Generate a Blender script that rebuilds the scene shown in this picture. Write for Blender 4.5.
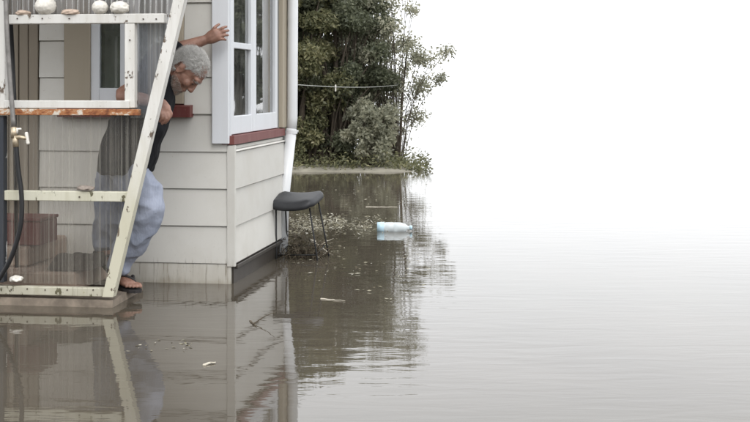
import bpy, bmesh, math, random
import numpy as np
from mathutils import Vector, Matrix, noise, Quaternion

random.seed(7); rng = np.random.default_rng(7)
sc = bpy.context.scene
for o in list(bpy.data.objects): bpy.data.objects.remove(o)
COL = sc.collection
R = math.radians

# ------------------------------------------------------------ camera
F, CX, HY, H = 1300.0, 375.0, 85.0, 1.135      # focal length in photo pixels, centre column, horizon row, eye height
cam = bpy.data.cameras.new('camera'); camo = bpy.data.objects.new('camera', cam); COL.objects.link(camo)
camo.location = (0, 0, H); camo.rotation_euler = (R(90), 0, 0)
cam.sensor_width = 36; cam.lens = 36 * F / 750; cam.shift_y = -(211 - HY) / 750
cam.clip_start = .05; cam.clip_end = 6000
sc.camera = camo
# ------------------------------------------------------------ overcast sky
SUN_EL, SUN_AZ = 48, 165
w = bpy.data.worlds.new('World'); sc.world = w; w.use_nodes = True
nt = w.node_tree; nt.nodes.clear()
sky = nt.nodes.new('ShaderNodeTexSky'); sky.sky_type = 'NISHITA'; sky.sun_disc = False
sky.sun_elevation = R(SUN_EL); sky.sun_rotation = R(SUN_AZ); sky.air_density = 1.0; sky.dust_density = 6; sky.ozone_density = 1
hs = nt.nodes.new('ShaderNodeHueSaturation'); hs.inputs['Saturation'].default_value = .05
mx = nt.nodes.new('ShaderNodeMix'); mx.data_type = 'RGBA'; mx.inputs[0].default_value = .72
mx.inputs[7].default_value = (15.6, 15.9, 16.3, 1)           # even cloud deck
bg = nt.nodes.new('ShaderNodeBackground'); bg.inputs[1].default_value = .15
out = nt.nodes.new('ShaderNodeOutputWorld')
nt.links.new(sky.outputs[0], hs.inputs['Color']); nt.links.new(hs.outputs[0], mx.inputs[6])
nt.links.new(mx.outputs[2], bg.inputs[0]); nt.links.new(bg.outputs[0], out.inputs[0])
sl = bpy.data.lights.new('sun', 'SUN'); sl.energy = .9; sl.angle = R(25); sl.color = (1, .97, .93)
so = bpy.data.objects.new('sun', sl); COL.objects.link(so)
sd = Vector((math.sin(R(SUN_AZ)) * math.cos(R(SUN_EL)), math.cos(R(SUN_AZ)) * math.cos(R(SUN_EL)), math.sin(R(SUN_EL))))
so.rotation_euler = sd.to_track_quat('Z', 'Y').to_euler(); so.location = sd * 30
vs = sc.view_settings; vs.view_transform = 'Standard'; vs.look = 'None'; vs.gamma = 1; vs.use_curve_mapping = False; vs.exposure = 0
sc.render.engine = 'CYCLES'
sc.cycles.max_bounces = 10; sc.cycles.transparent_max_bounces = 24; sc.cycles.caustics_reflective = False

# ------------------------------------------------------------ material helpers
def new_mat(name):
    m = bpy.data.materials.new(name); m.use_nodes = True; t = m.node_tree
    b = t.nodes['Principled BSDF']; return m, t, b
def N(t, typ, **kw):
    n = t.nodes.new('ShaderNode' + typ)
    for k, v in kw.items():
        if k in n.inputs.keys(): n.inputs[k].default_value = v
        else: setattr(n, k, v)
    return n
def L(t, a, b): t.links.new(a, b)
def coord(t, scale=(1, 1, 1), world=False):
    if world: src = N(t, 'NewGeometry').outputs['Position']
    else: src = N(t, 'TexCoord').outputs['Object']
    mp = N(t, 'Mapping'); mp.inputs['Scale'].default_value = scale; L(t, src, mp.inputs['Vector']); return mp.outputs[0]
def tex(t, vec, scale, detail=6, rough=.6, dist=0):
    n = N(t, 'TexNoise', Scale=scale, Detail=detail, Roughness=rough, Distortion=dist); L(t, vec, n.inputs['Vector']); return n.outputs['Fac']
def ramp(t, fac, stops):
    r = N(t, 'ValToRGB'); e = r.color_ramp.elements
    while len(e) < len(stops): e.new(.5)
    for i, (p, c) in enumerate(stops):
        e[i].position = p; e[i].color = (c, c, c, 1) if isinstance(c, (int, float)) else tuple(c) + (1,)
    L(t, fac, r.inputs[0]); return r.outputs[0]
def mixc(t, fac, a, b, blend='MIX'):
    m = N(t, 'Mix', data_type='RGBA', blend_type=blend)
    for i, x in ((0, fac), (6, a), (7, b)):
        if hasattr(x, 'is_output'): L(t, x, m.inputs[i])
        elif i == 0: m.inputs[0].default_value = x
        else: m.inputs[i].default_value = tuple(x) + (1,)
    return m.outputs[2]
def math_(t, op, a, b=None):
    m = N(t, 'Math', operation=op)
    for i, x in enumerate((a, b)):
        if x is None: continue
        if hasattr(x, 'is_output'): L(t, x, m.inputs[i])
        else: m.inputs[i].default_value = x
    return m.outputs[0]
def bump(t, b, h, strength=.3, dist=.01):
    n = N(t, 'Bump', Strength=strength, Distance=dist); L(t, h, n.inputs['Height']); L(t, n.outputs[0], b.inputs['Normal'])
MATS = {}
def plain(name, col, rough=.6, metal=0, var=.15, scale=30, bmp=.15, spec=.4, stretch=(1, 1, 1)):
    m, t, b = new_mat(name); v = coord(t, stretch)
    f = tex(t, v, scale); c = ramp(t, f, [(.25, [x * (1 - var) for x in col]), (.75, [min(1, x * (1 + var)) for x in col])])
    L(t, c, b.inputs['Base Color']); b.inputs['Roughness'].default_value = rough; b.inputs['Metallic'].default_value = metal
    b.inputs['Specular IOR Level'].default_value = spec
    if bmp: bump(t, b, f, bmp, .004)
    MATS[name] = m; return m

def painted(name, col, under, chip=.66, dirt=(.30, .26, .19), dirtamt=.35, stain=False, rough=.5, streak=(9, 9, 1.2), algae=False):
    """old oil paint on timber: grime streaks, chips through to bare wood; stain = flood-mud tide mark"""
    m, t, b = new_mat(name); v = coord(t, world=True); vs_ = coord(t, streak, world=True)
    oi = N(t, 'ObjectInfo')
    hv = N(t, 'HueSaturation'); hv.inputs['Color'].default_value = tuple(col) + (1,)
    L(t, math_(t, 'ADD', math_(t, 'MULTIPLY', oi.outputs['Random'], .12), .92), hv.inputs['Value'])
    c = hv.outputs[0]
    g = ramp(t, tex(t, vs_, 1.6, 8, .65), [(.45, 0), (.85, 1)])
    c = mixc(t, math_(t, 'MULTIPLY', g, dirtamt), c, dirt)
    sp = ramp(t, tex(t, v, 60, 3, .7), [(.66, 0), (.74, 1)])
    c = mixc(t, math_(t, 'MULTIPLY', sp, dirtamt * 1.3), c, dirt)
    if stain:
        sx = N(t, 'SeparateXYZ'); L(t, N(t, 'NewGeometry').outputs['Position'], sx.inputs[0])
        z = math_(t, 'ADD', sx.outputs[2], math_(t, 'MULTIPLY', math_(t, 'SUBTRACT', tex(t, coord(t, (3, 3, .6), world=True), 4, 8, .7), .5), .16))
        st = ramp(t, z, [(.0, .60), (.03, .30), (.09, .20), (.125, .06), (.2, 0)])
        c = mixc(t, st, c, (.23, .19, .13))
        dr = ramp(t, tex(t, coord(t, (40, 40, 2.2), world=True), 1.3, 5, .7), [(.56, 0), (.66, 1)])
        lo = ramp(t, sx.outputs[2], [(.0, 1), (.11, .8), (.15, 0)])
        c = mixc(t, math_(t, 'MULTIPLY', math_(t, 'MULTIPLY', dr, lo), .7), c, (.12, .09, .05))
    if algae:
        sx = N(t, 'SeparateXYZ'); L(t, N(t, 'NewGeometry').outputs['Position'], sx.inputs[0])
        z = math_(t, 'ADD', sx.outputs[2], math_(t, 'MULTIPLY', math_(t, 'SUBTRACT', tex(t, coord(t, (8, 8, 3), world=True), 2, 6, .7), .5), .5))
        c = mixc(t, ramp(t, z, [(.45, .8), (.95, 0)]), c, (.50, .475, .35))
    ch = ramp(t, tex(t, coord(t, (1, 1, .55), world=True), 16, 7, .66), [(chip, 0), (chip + .025, 1)])
    c = mixc(t, ch, c, under)
    L(t, c, b.inputs['Base Color']); b.inputs['Roughness'].default_value = rough; b.inputs['Specular IOR Level'].default_value = .35
    hgt = math_(t, 'SUBTRACT', math_(t, 'MULTIPLY', tex(t, coord(t, (60, 60, 8), world=True), 1.5, 5), .35), ch)
    bump(t, b, hgt, .35, .003); MATS[name] = m; return m

painted('board_paint', (.60, .588, .55), (.33, .28, .22), chip=.76, dirtamt=.28, stain=True, streak=(2.2, 2.2, 2.2))
painted('base_paint', (.60, .585, .54), (.30, .25, .18), chip=.72, dirtamt=.5, stain=True)
painted('window_paint', (.66, .68, .71), (.5, .47, .42), chip=.82, dirtamt=.12)
painted('screen_paint', (.66, .65, .62), (.13, .10, .075), chip=.60, dirtamt=.5, algae=True)
painted('screen_paint_low', (.54, .525, .43), (.11, .10, .06), chip=.595, dirt=(.24, .22, .11), dirtamt=.6, stain=True)
painted('beige_paint', (.36, .315, .245), (.25, .20, .14), chip=.78, dirtamt=.4)
painted('brown_plank', (.24, .205, .16), (.18, .14, .10), chip=.72, dirtamt=.5)
painted('maroon_paint', (.15, .04, .036), (.10, .04, .035), chip=.70, dirt=(.33, .22, .19), dirtamt=.25)
painted('dark_base', (.034, .028, .022), (.10, .085, .065), chip=.64, dirt=(.075, .065, .05), dirtamt=.5)
painted('flaky_dark', (.035, .04, .05), (.55, .55, .53), chip=.60, dirtamt=.2)
plain('concrete', (.20, .165, .13), .85, var=.55, scale=11, bmp=.6)
plain('bank_mud', (.21, .195, .155), .9, var=.4, scale=5, bmp=.5)
plain('pink_step', (.33, .25, .20), .9, var=.35, scale=10, bmp=.4)
plain('old_mat', (.06, .048, .04), .95, var=.5, scale=60, bmp=.6)
plain('pipe_white', (.60, .61, .62), .35, var=.06, scale=6, bmp=.03)
plain('galv', (.22, .21, .20), .5, .5, var=.3, scale=25)
plain('brass', (.48, .40, .29), .45, .7, var=.3, scale=40)
plain('rubber', (.012, .012, .013), .45, var=.3, scale=20, bmp=.05)
plain('black_metal', (.02, .02, .021), .5, .4, var=.3)
plain('shell_white', (.72, .69, .63), .75, var=.22, scale=70, bmp=.8)
plain('shell_buff', (.52, .41, .33), .75, var=.3, scale=50, bmp=.6)
plain('stone', (.26, .22, .19), .9, var=.35, scale=40, bmp=.6)
plain('roof_iron', (.25, .25, .25), .5, .3, var=.15)
plain('room_wall', (.20, .20, .185), .9, var=.05)
plain('room_floor', (.12, .09, .06), .7, var=.2)
plain('pane_backing', (.20, .22, .175), .9, var=.25, scale=7, stretch=(1, 1, .4))
plain('curtain', (.50, .50, .48), .95, var=.1, scale=80)
plain('bark', (.075, .06, .045), .95, var=.4, scale=20, bmp=.6)
plain('stick_pale', (.50, .46, .38), .8, var=.25, scale=40)
plain('stick_dark', (.10, .08, .055), .9, var=.4, scale=40)
plain('wire', (.30, .31, .28), .5, .3, var=.1)
plain('mud', (.30, .28, .23), .9, var=.35, scale=5, bmp=.5)
plain('nail', (.06, .04, .03), .7, .4)

def mk_rust():
    m, t, b = new_mat('rust'); v = coord(t, (1, 1, 1), world=True)
    f = tex(t, coord(t, (1, 1, 1.6), world=True), 15, 9, .78, .3)
    c = ramp(t, f, [(.30, (.07, .028, .016)), (.42, (.22, .075, .03)), (.50, (.36, .15, .06)), (.545, (.40, .22, .11)), (.575, (.58, .54, .47)), (.66, (.55, .50, .43)), (.70, (.26, .10, .04))])
    L(t, c, b.inputs['Base Color']); b.inputs['Roughness'].default_value = .9; bump(t, b, f, .6, .005); MATS['rust'] = m
mk_rust()

def mk_glass():
    m, t, b = new_mat('glass'); t.nodes.remove(b); o = t.nodes['Material Output']
    fr = N(t, 'Fresnel', IOR=1.5); tr = N(t, 'BsdfTransparent', Color=(.88, .91, .90, 1)); gl = N(t, 'BsdfGlossy', Color=(1, 1, 1, 1), Roughness=.015)
    nz = tex(t, coord(t, (1, 1, 1)), 3, 2); bp = N(t, 'Bump', Strength=.03, Distance=.02); L(t, nz, bp.inputs['Height']); L(t, bp.outputs[0], gl.inputs['Normal'])
    df = N(t, 'BsdfDiffuse', Color=(.5, .5, .47, 1))
    s1 = N(t, 'MixShader'); L(t, math_(t, 'MULTIPLY', fr.outputs[0], 1.5), s1.inputs[0]); L(t, tr.outputs[0], s1.inputs[1]); L(t, gl.outputs[0], s1.inputs[2])
    s2 = N(t, 'MixShader'); L(t, ramp(t, tex(t, coord(t, (4, 4, 1.5)), 4, 6), [(.4, .02), (.8, .16)]), s2.inputs[0]); L(t, s1.outputs[0], s2.inputs[1]); L(t, df.outputs[0], s2.inputs[2])
    L(t, s2.outputs[0], o.inputs[0]); MATS['glass'] = m
mk_glass()

def mk_plastic(name, clear, col, streaks):
    """weathered corrugated PVC: partly see-through, milky, dirt run down in the valleys"""
    m, t, b = new_mat(name); t.nodes.remove(b); o = t.nodes['Material Output']
    st = ramp(t, tex(t, coord(t, (60, 1, .22)), 1.0, 6, .7), [(.42, 0), (.60, 1)])
    blot = tex(t, coord(t, (3, 1, 2)), 2.2, 6, .6)
    dcol = mixc(t, st, col, streaks)
    df = N(t, 'BsdfDiffuse'); L(t, dcol, df.inputs[0]); tl = N(t, 'BsdfTranslucent'); L(t, dcol, tl.inputs[0])
    a1 = N(t, 'MixShader'); a1.inputs[0].default_value = .5; L(t, df.outputs[0], a1.inputs[1]); L(t, tl.outputs[0], a1.inputs[2])
    tr = N(t, 'BsdfTransparent', Color=(.93, .92, .90, 1))
    a2 = N(t, 'MixShader'); L(t, math_(t, 'ADD', math_(t, 'MULTIPLY', math_(t, 'ADD', st, blot), .22), 1 - clear - .16), a2.inputs[0]); L(t, tr.outputs[0], a2.inputs[1]); L(t, a1.outputs[0], a2.inputs[2])
    fr = N(t, 'Fresnel', IOR=1.35); gl = N(t, 'BsdfGlossy', Roughness=.22, Color=(.9, .9, .9, 1))
    a3 = N(t, 'MixShader'); L(t, fr.outputs[0], a3.inputs[0]); L(t, a2.outputs[0], a3.inputs[1]); L(t, gl.outputs[0], a3.inputs[2])
    L(t, a3.outputs[0], o.inputs[0]); MATS[name] = m
mk_plastic('plastic_low', .74, (.30, .28, .25), (.58, .55, .48))
mk_plastic('plastic_blue', .60, (.42, .45, .50), (.55, .55, .55))
mk_plastic('plastic_top', .50, (.33, .32, .31), (.48, .46, .45))

def mk_water():
    m, t, b = new_mat('flood_water')
    c = ramp(t, tex(t, coord(t, (1, .6, 1), world=True), .9, 5, .6, .5), [(.3, (.062, .053, .040)), (.7, (.088, .075, .058))])
    L(t, c, b.inputs['Base Color']); b.inputs['Roughness'].default_value = .025; b.inputs['IOR'].default_value = 1.34
    n1 = tex(t, coord(t, (1.6, 5.5, 1), world=True), 1.5, 3, .5, .4)
    n2 = tex(t, coord(t, (1.0, 2.4, 1), world=True), 9, 2, .5)
    patch = ramp(t, tex(t, coord(t, (.35, .25, 1), world=True), 1.0, 2), [(.35, .25), (.65, 1)])
    # rings spreading from the step where the foot comes down
    P = N(t, 'NewGeometry').outputs['Position']
    vd = N(t, 'VectorMath', operation='DISTANCE'); L(t, P, vd.inputs[0]); vd.inputs[1].default_value = (-1.12, 7.0, 0)
    r = vd.outputs['Value']
    ring = math_(t, 'MULTIPLY', math_(t, 'SINE', math_(t, 'MULTIPLY', r, 95)), math_(t, 'POWER', 2.718, math_(t, 'MULTIPLY', r, -3.6)))
    h = math_(t, 'ADD', math_(t, 'MULTIPLY', math_(t, 'ADD', n1, math_(t, 'MULTIPLY', n2, .10)), patch), math_(t, 'MULTIPLY', ring, .09))
    bump(t, b, h, .11, .02); MATS['flood_water'] = m
mk_water()

def mk_leaf(name, stops, transl=.35, rough=.5):
    m, t, b = new_mat(name); o = t.nodes['Material Output']
    a = N(t, 'Attribute', attribute_name='leaf_tone')
    c = ramp(t, a.outputs['Fac'], stops); L(t, c, b.inputs['Base Color']); b.inputs['Roughness'].default_value = rough
    tl = N(t, 'BsdfTranslucent'); L(t, c, tl.inputs[0]); s = N(t, 'MixShader'); s.inputs[0].default_value = transl
    L(t, b.outputs[0], s.inputs[1]); L(t, tl.outputs[0], s.inputs[2]); L(t, s.outputs[0], o.inputs[0]); MATS[name] = m
mk_leaf('leaf_olive', [(0, (.10, .108, .055)), (.45, (.19, .19, .10)), (.8, (.32, .30, .16)), (1, (.48, .44, .28))], .5)  # hedge leaf tones, here and below, lightened in place of haze
mk_leaf('leaf_dark', [(0, (.085, .098, .062)), (.5, (.155, .168, .105)), (.9, (.27, .28, .19)), (1, (.44, .44, .34))], .5)
mk_leaf('leaf_pale', [(0, (.20, .205, .15)), (.4, (.34, .34, .25)), (.8, (.50, .48, .36)), (1, (.72, .69, .58))], .5)
mk_leaf('litter', [(0, (.10, .08, .05)), (.4, (.22, .20, .13)), (.8, (.42, .40, .32)), (1, (.62, .60, .54))], .1, .7)
mk_leaf('weed', [(0, (.03, .025, .015)), (.6, (.09, .075, .045)), (1, (.22, .2, .12))], .2, .8)

# ------------------------------------------------------------ geometry helpers
def finish(o, label=None, cat=None, group=None, kind=None):
    if label: o['label'] = label
    if cat: o['category'] = cat
    if group: o['group'] = group
    if kind: o['kind'] = kind
    return o
def empty(name, loc=(0, 0, 0), rz=0, label=None, cat=None, group=None):
    o = bpy.data.objects.new(name, None); o.empty_display_size = .1; o.location = loc; o.rotation_euler = (0, 0, rz); COL.objects.link(o)
    return finish(o, label, cat, group)
def mesh_obj(name, me, mat, parent=None, smooth=False, loc=None):
    o = bpy.data.objects.new(name, me); COL.objects.link(o)
    if mat and not me.materials: me.materials.append(MATS[mat])
    if parent: o.parent = parent
    if loc: o.location = loc
    if smooth: me.polygons.foreach_set('use_smooth', [True] * len(me.polygons))
    return o
class MB:
    def __init__(s): s.v = []; s.f = []
    def add(s, vs, fs):
        n = len(s.v); s.v += [tuple(x) for x in vs]; s.f += [tuple(i + n for i in q) for q in fs]; return s
    def box(s, x0, x1, y0, y1, z0, z1, ch=0.0):
        if ch <= 0:
            return s.add([(x, y, z) for x in (x0, x1) for y in (y0, y1) for z in (z0, z1)],
                         [(0, 1, 3, 2), (4, 6, 7, 5), (0, 4, 5, 1), (2, 3, 7, 6), (0, 2, 6, 4), (1, 5, 7, 3)])
        bm = bmesh.new(); bmesh.ops.create_cube(bm, size=1)
        for q in bm.verts: q.co = ((x0 + x1) / 2 + q.co.x * (x1 - x0), (y0 + y1) / 2 + q.co.y * (y1 - y0), (z0 + z1) / 2 + q.co.z * (z1 - z0))
        bmesh.ops.bevel(bm, geom=bm.edges[:], offset=ch, segments=1, affect='EDGES')
        bm.verts.index_update(); s.add([q.co for q in bm.verts], [[q.index for q in f.verts] for f in bm.faces]); bm.free(); return s
    def prism(s, prof, axis, a0, a1):
        """extrude a closed 2-D profile along axis 'x' (profile y,z), 'y' (x,z) or 'z' (x,y)"""
        n = len(prof)
        mk = {'x': lambda a, p: (a, p[0], p[1]), 'y': lambda a, p: (p[0], a, p[1]), 'z': lambda a, p: (p[0], p[1], a)}[axis]
        vs = [mk(a, p) for a in (a0, a1) for p in prof]
        fs = [(i, (i + 1) % n, n + (i + 1) % n, n + i) for i in range(n)] + [tuple(range(n))[::-1], tuple(range(n, 2 * n))]
        return s.add(vs, fs)
    def tube(s, pts, rad, n=10, ref=None, ecc=1.0, caps=True, sub=0):
        """tapered tube along a polyline; rad per point; rounded ends; ecc widens the section along ref"""
        pts = [Vector(p) for p in pts]; rad = list(rad) if hasattr(rad, '__len__') else [rad] * len(pts)
        ecc = list(ecc) if hasattr(ecc, '__len__') else [ecc] * len(pts)
        if sub:
            P, Q, E = [], [], []
            for i in range(len(pts) - 1):
                p0, p1, p2, p3 = pts[max(i - 1, 0)], pts[i], pts[i + 1], pts[min(i + 2, len(pts) - 1)]
                for k in range(sub):
                    u = k / sub
                    P.append(.5 * ((2 * p1) + (p2 - p0) * u + (2 * p0 - 5 * p1 + 4 * p2 - p3) * u * u + (3 * p1 - p0 - 3 * p2 + p3) * u ** 3))
                    Q.append(rad[i] * (1 - u) + rad[i + 1] * u); E.append(ecc[i] * (1 - u) + ecc[i + 1] * u)
            pts, rad, ecc = P + [pts[-1]], Q + [rad[-1]], E + [ecc[-1]]
        T = []
        for i in range(len(pts)):
            d = pts[min(i + 1, len(pts) - 1)] - pts[max(i - 1, 0)]; T.append(d.normalized() if d.length > 1e-9 else Vector((0, 0, 1)))
        if caps == 'round':
            a, b = [], []
            for k in (0.12, .45, .8):
                q = math.sqrt(max(0, 1 - (1 - k) ** 2))
                a.append((pts[0] - T[0] * rad[0] * (1 - k), rad[0] * q)); b.append((pts[-1] + T[-1] * rad[-1] * (1 - k), rad[-1] * q))
            m = len(a)
            pts = [x[0] for x in a] + pts + [x[0] for x in reversed(b)]; rad = [x[1] for x in a] + rad + [x[1] for x in reversed(b)]
            T = [T[0]] * m + T + [T[-1]] * m; ecc = [ecc[0]] * m + ecc + [ecc[-1]] * m
        ref = Vector(ref) if ref else (Vector((0, 0, 1)) if abs(T[0].z) < .9 else Vector((0, 1, 0)))
        vs, fs = [], []; X = ref
        for p, r, d, e in zip(pts, rad, T, ecc):
            x = X - d * X.dot(d); x = x.normalized() if x.length > 1e-6 else d.orthogonal().normalized(); X = x; y = d.cross(x)
            for k in range(n):
                a = 2 * math.pi * k / n; vs.append(p + x * (math.cos(a) * r * e) + y * (math.sin(a) * r))
        m = len(pts)
        for i in range(m - 1):
            for k in range(n): fs.append((i * n + k, i * n + (k + 1) % n, (i + 1) * n + (k + 1) % n, (i + 1) * n + k))
        if caps: fs += [tuple(range(n))[::-1], tuple(range((m - 1) * n, m * n))]
        return s.add(vs, fs)
    def ball(s, c, r, axes=None, seg=20, rings=12):
        """ellipsoid; r = 3 radii along axes (3 unit vectors)"""
        c = Vector(c); r = r if hasattr(r, '__len__') else (r, r, r)
        A = [Vector(a) for a in (axes or ((1, 0, 0), (0, 1, 0), (0, 0, 1)))]
        vs = [c + A[2] * r[2]]; fs = []
        for i in range(1, rings):
            t = math.pi * i / rings
            for k in range(seg):
                a = 2 * math.pi * k / seg
                vs.append(c + A[0] * (r[0] * math.sin(t) * math.cos(a)) + A[1] * (r[1] * math.sin(t) * math.sin(a)) + A[2] * (r[2] * math.cos(t)))
        vs.append(c - A[2] * r[2]); e = len(vs) - 1
        for k in range(seg): fs.append((0, 1 + k, 1 + (k + 1) % seg)); fs.append((e, e - seg + (k + 1) % seg, e - seg + k))
        for i in range(rings - 2):
            for k in range(seg):
                a = 1 + i * seg; fs.append((a + k, a + seg + k, a + seg + (k + 1) % seg, a + (k + 1) % seg))
        return s.add(vs, fs)
    def mesh(s, name, org=(0, 0, 0), nrm=True):
        me = bpy.data.meshes.new(name); o = Vector(org); me.from_pydata([Vector(v) - o for v in s.v], [], s.f)
        if nrm:
            bm = bmesh.new(); bm.from_mesh(me); bmesh.ops.recalc_face_normals(bm, faces=bm.faces[:]); bm.to_mesh(me); bm.free()
        me.update(); return me
    def build(s, name, mat, parent=None, smooth=False, org=(0, 0, 0), loc=None):
        return mesh_obj(name, s.mesh(name, org), mat, parent, smooth, loc)
def remesh(mb, name, voxel, smooth=4, org=(0, 0, 0), disp=None, fac=.5):
    """fuse overlapping closed pieces into one continuous skin"""
    me = mb.mesh(name, org); t = bpy.data.objects.new('tmp', me); COL.objects.link(t)
    r = t.modifiers.new('r', 'REMESH'); r.mode = 'VOXEL'; r.voxel_size = voxel
    if smooth: q = t.modifiers.new('s', 'SMOOTH'); q.iterations = smooth; q.factor = fac
    dg = bpy.context.evaluated_depsgraph_get(); m2 = bpy.data.meshes.new_from_object(t.evaluated_get(dg)); m2.name = name
    bpy.data.objects.remove(t); bpy.data.meshes.remove(me)
    if disp:
        nr = [v.normal.copy() for v in m2.vertices]
        for v, n in zip(m2.vertices, nr): v.co += n * disp(v.co + Vector(org), n)
    m2.polygons.foreach_set('use_smooth', [True] * len(m2.polygons)); m2.update(); return m2

# ------------------------------------------------------------ house frame: u along the front wall (right), v away along the side wall
TH = math.atan2(186, F); CT, ST = math.cos(TH), math.sin(TH); C0 = ((231.7 - CX) / F * 7.43, 7.43)
def hp(px, py, v=0.0):                              # where the photo's sight line meets the plane v
    k = (px - CX) / F; d = (v + C0[0] * ST + C0[1] * CT) / (k * ST + CT); x, y = k * d, d
    return ((x - C0[0]) * CT - (y - C0[1]) * ST, v, H - (py - HY) / F * d)
def sp(px, py, u=0.0):                              # ... meets the side plane u
    k = (px - CX) / F; d = (u + C0[0] * CT - C0[1] * ST) / (k * CT - ST); x, y = k * d, d
    return (u, (x - C0[0]) * ST + (y - C0[1]) * CT, H - (py - HY) / F * d)
def hw(u, v, z): return Vector((C0[0] + u * CT + v * ST, C0[1] - u * ST + v * CT, z))
def W(px, py, d): return Vector(((px - CX) / F * d, d, H - (py - HY) / F * d))
def ground_at(px, py, z=0.0): d = (H - z) * F / (py - HY); return Vector(((px - CX) / F * d, d, z))
def hroot(name, label, cat, group=None): return empty(name, (C0[0], C0[1], 0), -TH, label, cat, group)

# ------------------------------------------------------------ setting
me = MB().add([(-3000, -3000, -.55), (3000, -3000, -.55), (3000, 3000, -.55), (-3000, 3000, -.55)], [(0, 1, 2, 3)]).mesh('ground')
finish(mesh_obj('ground', me, 'mud'), kind='structure')
me = MB().add([(-3000, -3000, 0), (3000, -3000, 0), (3000, 3000, 0), (-3000, 3000, 0)], [(0, 1, 2, 3)]).mesh('water')
finish(mesh_obj('water', me, 'flood_water'), kind='structure')

# far bank: a low strip of mud and pale edging that sinks into the flood on its right
b = MB(); nx, ny = 120, 10; vs_, fs_ = [], []
for i in range(nx + 1):
    x = -9 + i * 10.3 / nx
    for j in range(ny + 1):
        q = j / ny; y = 16.75 + q * 4 - .10 * (x + 1) * (1 - q)
        z = -.05 + .09 * min(1, q * 14) + .04 * noise.noise((x * 1.3, y * 2.5, 3)) * min(1, q * 9) - .13 * max(0, (x - .1)) ** 1.2
        vs_.append((x, y + .06 * noise.noise((x * 3, j, 9)), z))
for i in range(nx):
    for j in range(ny): a = i * (ny + 1) + j; fs_.append((a, a + ny + 1, a + ny + 2, a + 1))
finish(b.add(vs_, fs_).build('bank', 'bank_mud', smooth=True), kind='structure')

# ------------------------------------------------------------ the house
ho = hroot('weatherboard_house', 'white weatherboard house with maroon sills standing in brown floodwater', 'house')
PIT, Z0 = .2126, .118
ULEFT, VB, TOP = -4.2, 1.36, 2.72
FWZ0, FWZ1 = hp(178, 104)[2], 2.05          # front window, sill top to head
FWU0, FWU1 = hp(66, 50)[0], hp(185, 50)[0]
DRU1 = hp(40, 50)[0]; DRU0 = DRU1 - .78     # plank door at the left
SWZ0, SWZ1, SWV1 = .85, 2.10, sp(278, 50)[1]
# wall core (behind the boards), with openings
def core(*a): MB().box(*a).build('wall_lining', 'room_wall', ho)
T = .09
core(ULEFT, DRU0, 0, T, -.5, TOP); core(DRU0, DRU1, 0, T, 2.1, TOP); core(DRU0, DRU1, 0, T, -.5, .16); core(DRU1, FWU0, 0, T, -.5, TOP)
core(FWU0, FWU1, 0, T, -.5, FWZ0 - .07); core(FWU0, FWU1, 0, T, FWZ1, TOP); core(FWU1, -.0, 0, T, -.5, SWZ0 - .06); core(FWU1, -.066, 0, .05, SWZ0 - .06, TOP)
core(-T, 0, T, VB, -.5, SWZ0 - .06); core(-T, 0, .0, VB, SWZ1 + .001, TOP); core(-T, 0, SWV1, VB, SWZ0 - .06, SWZ1)
core(ULEFT, 0, VB, VB + T, -.5, TOP); core(ULEFT, ULEFT + T, T, VB, -.5, TOP)
MB().box(ULEFT, 0, .0 + T, VB, .10, .16).build('floor', 'room_floor', ho)
MB().box(ULEFT, 0, T, VB, TOP - .04, TOP).build('ceiling', 'room_wall', ho)
# weatherboards, one by one
def board_front(u0, u1, z, h=PIT + .018):
    MB().prism([(-.025, z), (-.0140, z + h - .0245), (-.004, z + h - .0245), (-.004, z + h - .004), (0, z + h - .004), (0, z)], 'x', u0, u1).build('weatherboard', 'board_paint', ho)
def board_side(v0, v1, z, h=PIT + .018):
    MB().prism([(.025, z), (.0140, z + h - .0245), (.004, z + h - .0245), (.004, z + h - .004), (0, z + h - .004), (0, z)], 'y', v0, v1).build('weatherboard', 'board_paint', ho)
k = 0
while Z0 + k * PIT < TOP - .1:
    z = Z0 + k * PIT; hz = z + PIT
    segs = [(ULEFT, DRU0 - .07), (DRU1 + .004, FWU0 - .002), (FWU1 + .002, -.022)] if hz > FWZ0 - .03 and z < FWZ1 else [(ULEFT, DRU0 - .07), (DRU1 + .004, -.022)]
    for a, c in segs: board_front(a, c, z + random.uniform(-.002, .002))
    if hz < SWZ0 - .01 or z > SWZ1: board_side(.0, VB, z + random.uniform(-.002, .002))
    elif z < SWZ0 - .06: board_side(.0, VB, z, SWZ0 - .062 - z)
    k += 1
MB().box(-.021, .0265, -.0265, .0, .10, SWZ0 - .06, .0015).build('corner_board', 'board_paint', ho)
MB().box(DRU1 + .004, -.0, -.0185, -.001, -.45, Z0 - .005).build('base_board', 'base_paint', ho)
MB().box(.001, .012, .0, VB, -.45, Z0 - .006).build('dark_base_board', 'dark_base', ho)
MB().box(.012, .030, .02, VB - .02, Z0 - .035, Z0 - .012, .003).build('dark_base_strip', 'dark_base', ho)
MB().box(-.03, .028, SWV1 + .03, VB + .03, SWZ0, TOP, .003).build('corner_trim', 'beige_paint', ho)
# corner window casing: broad white board facing the front
pl, pb = hp(211.7, 144, -.05)[0], hp(220, 144, -.05)[2]
MB().box(pl, -.004, -.052, -.0268, pb, TOP, .004).build('window_casing', 'window_paint', ho)
MB().box(-.055, -.0005, -.0262, -.0005, pb + .01, TOP, .0).build('casing_return', 'window_paint', ho)
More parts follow.
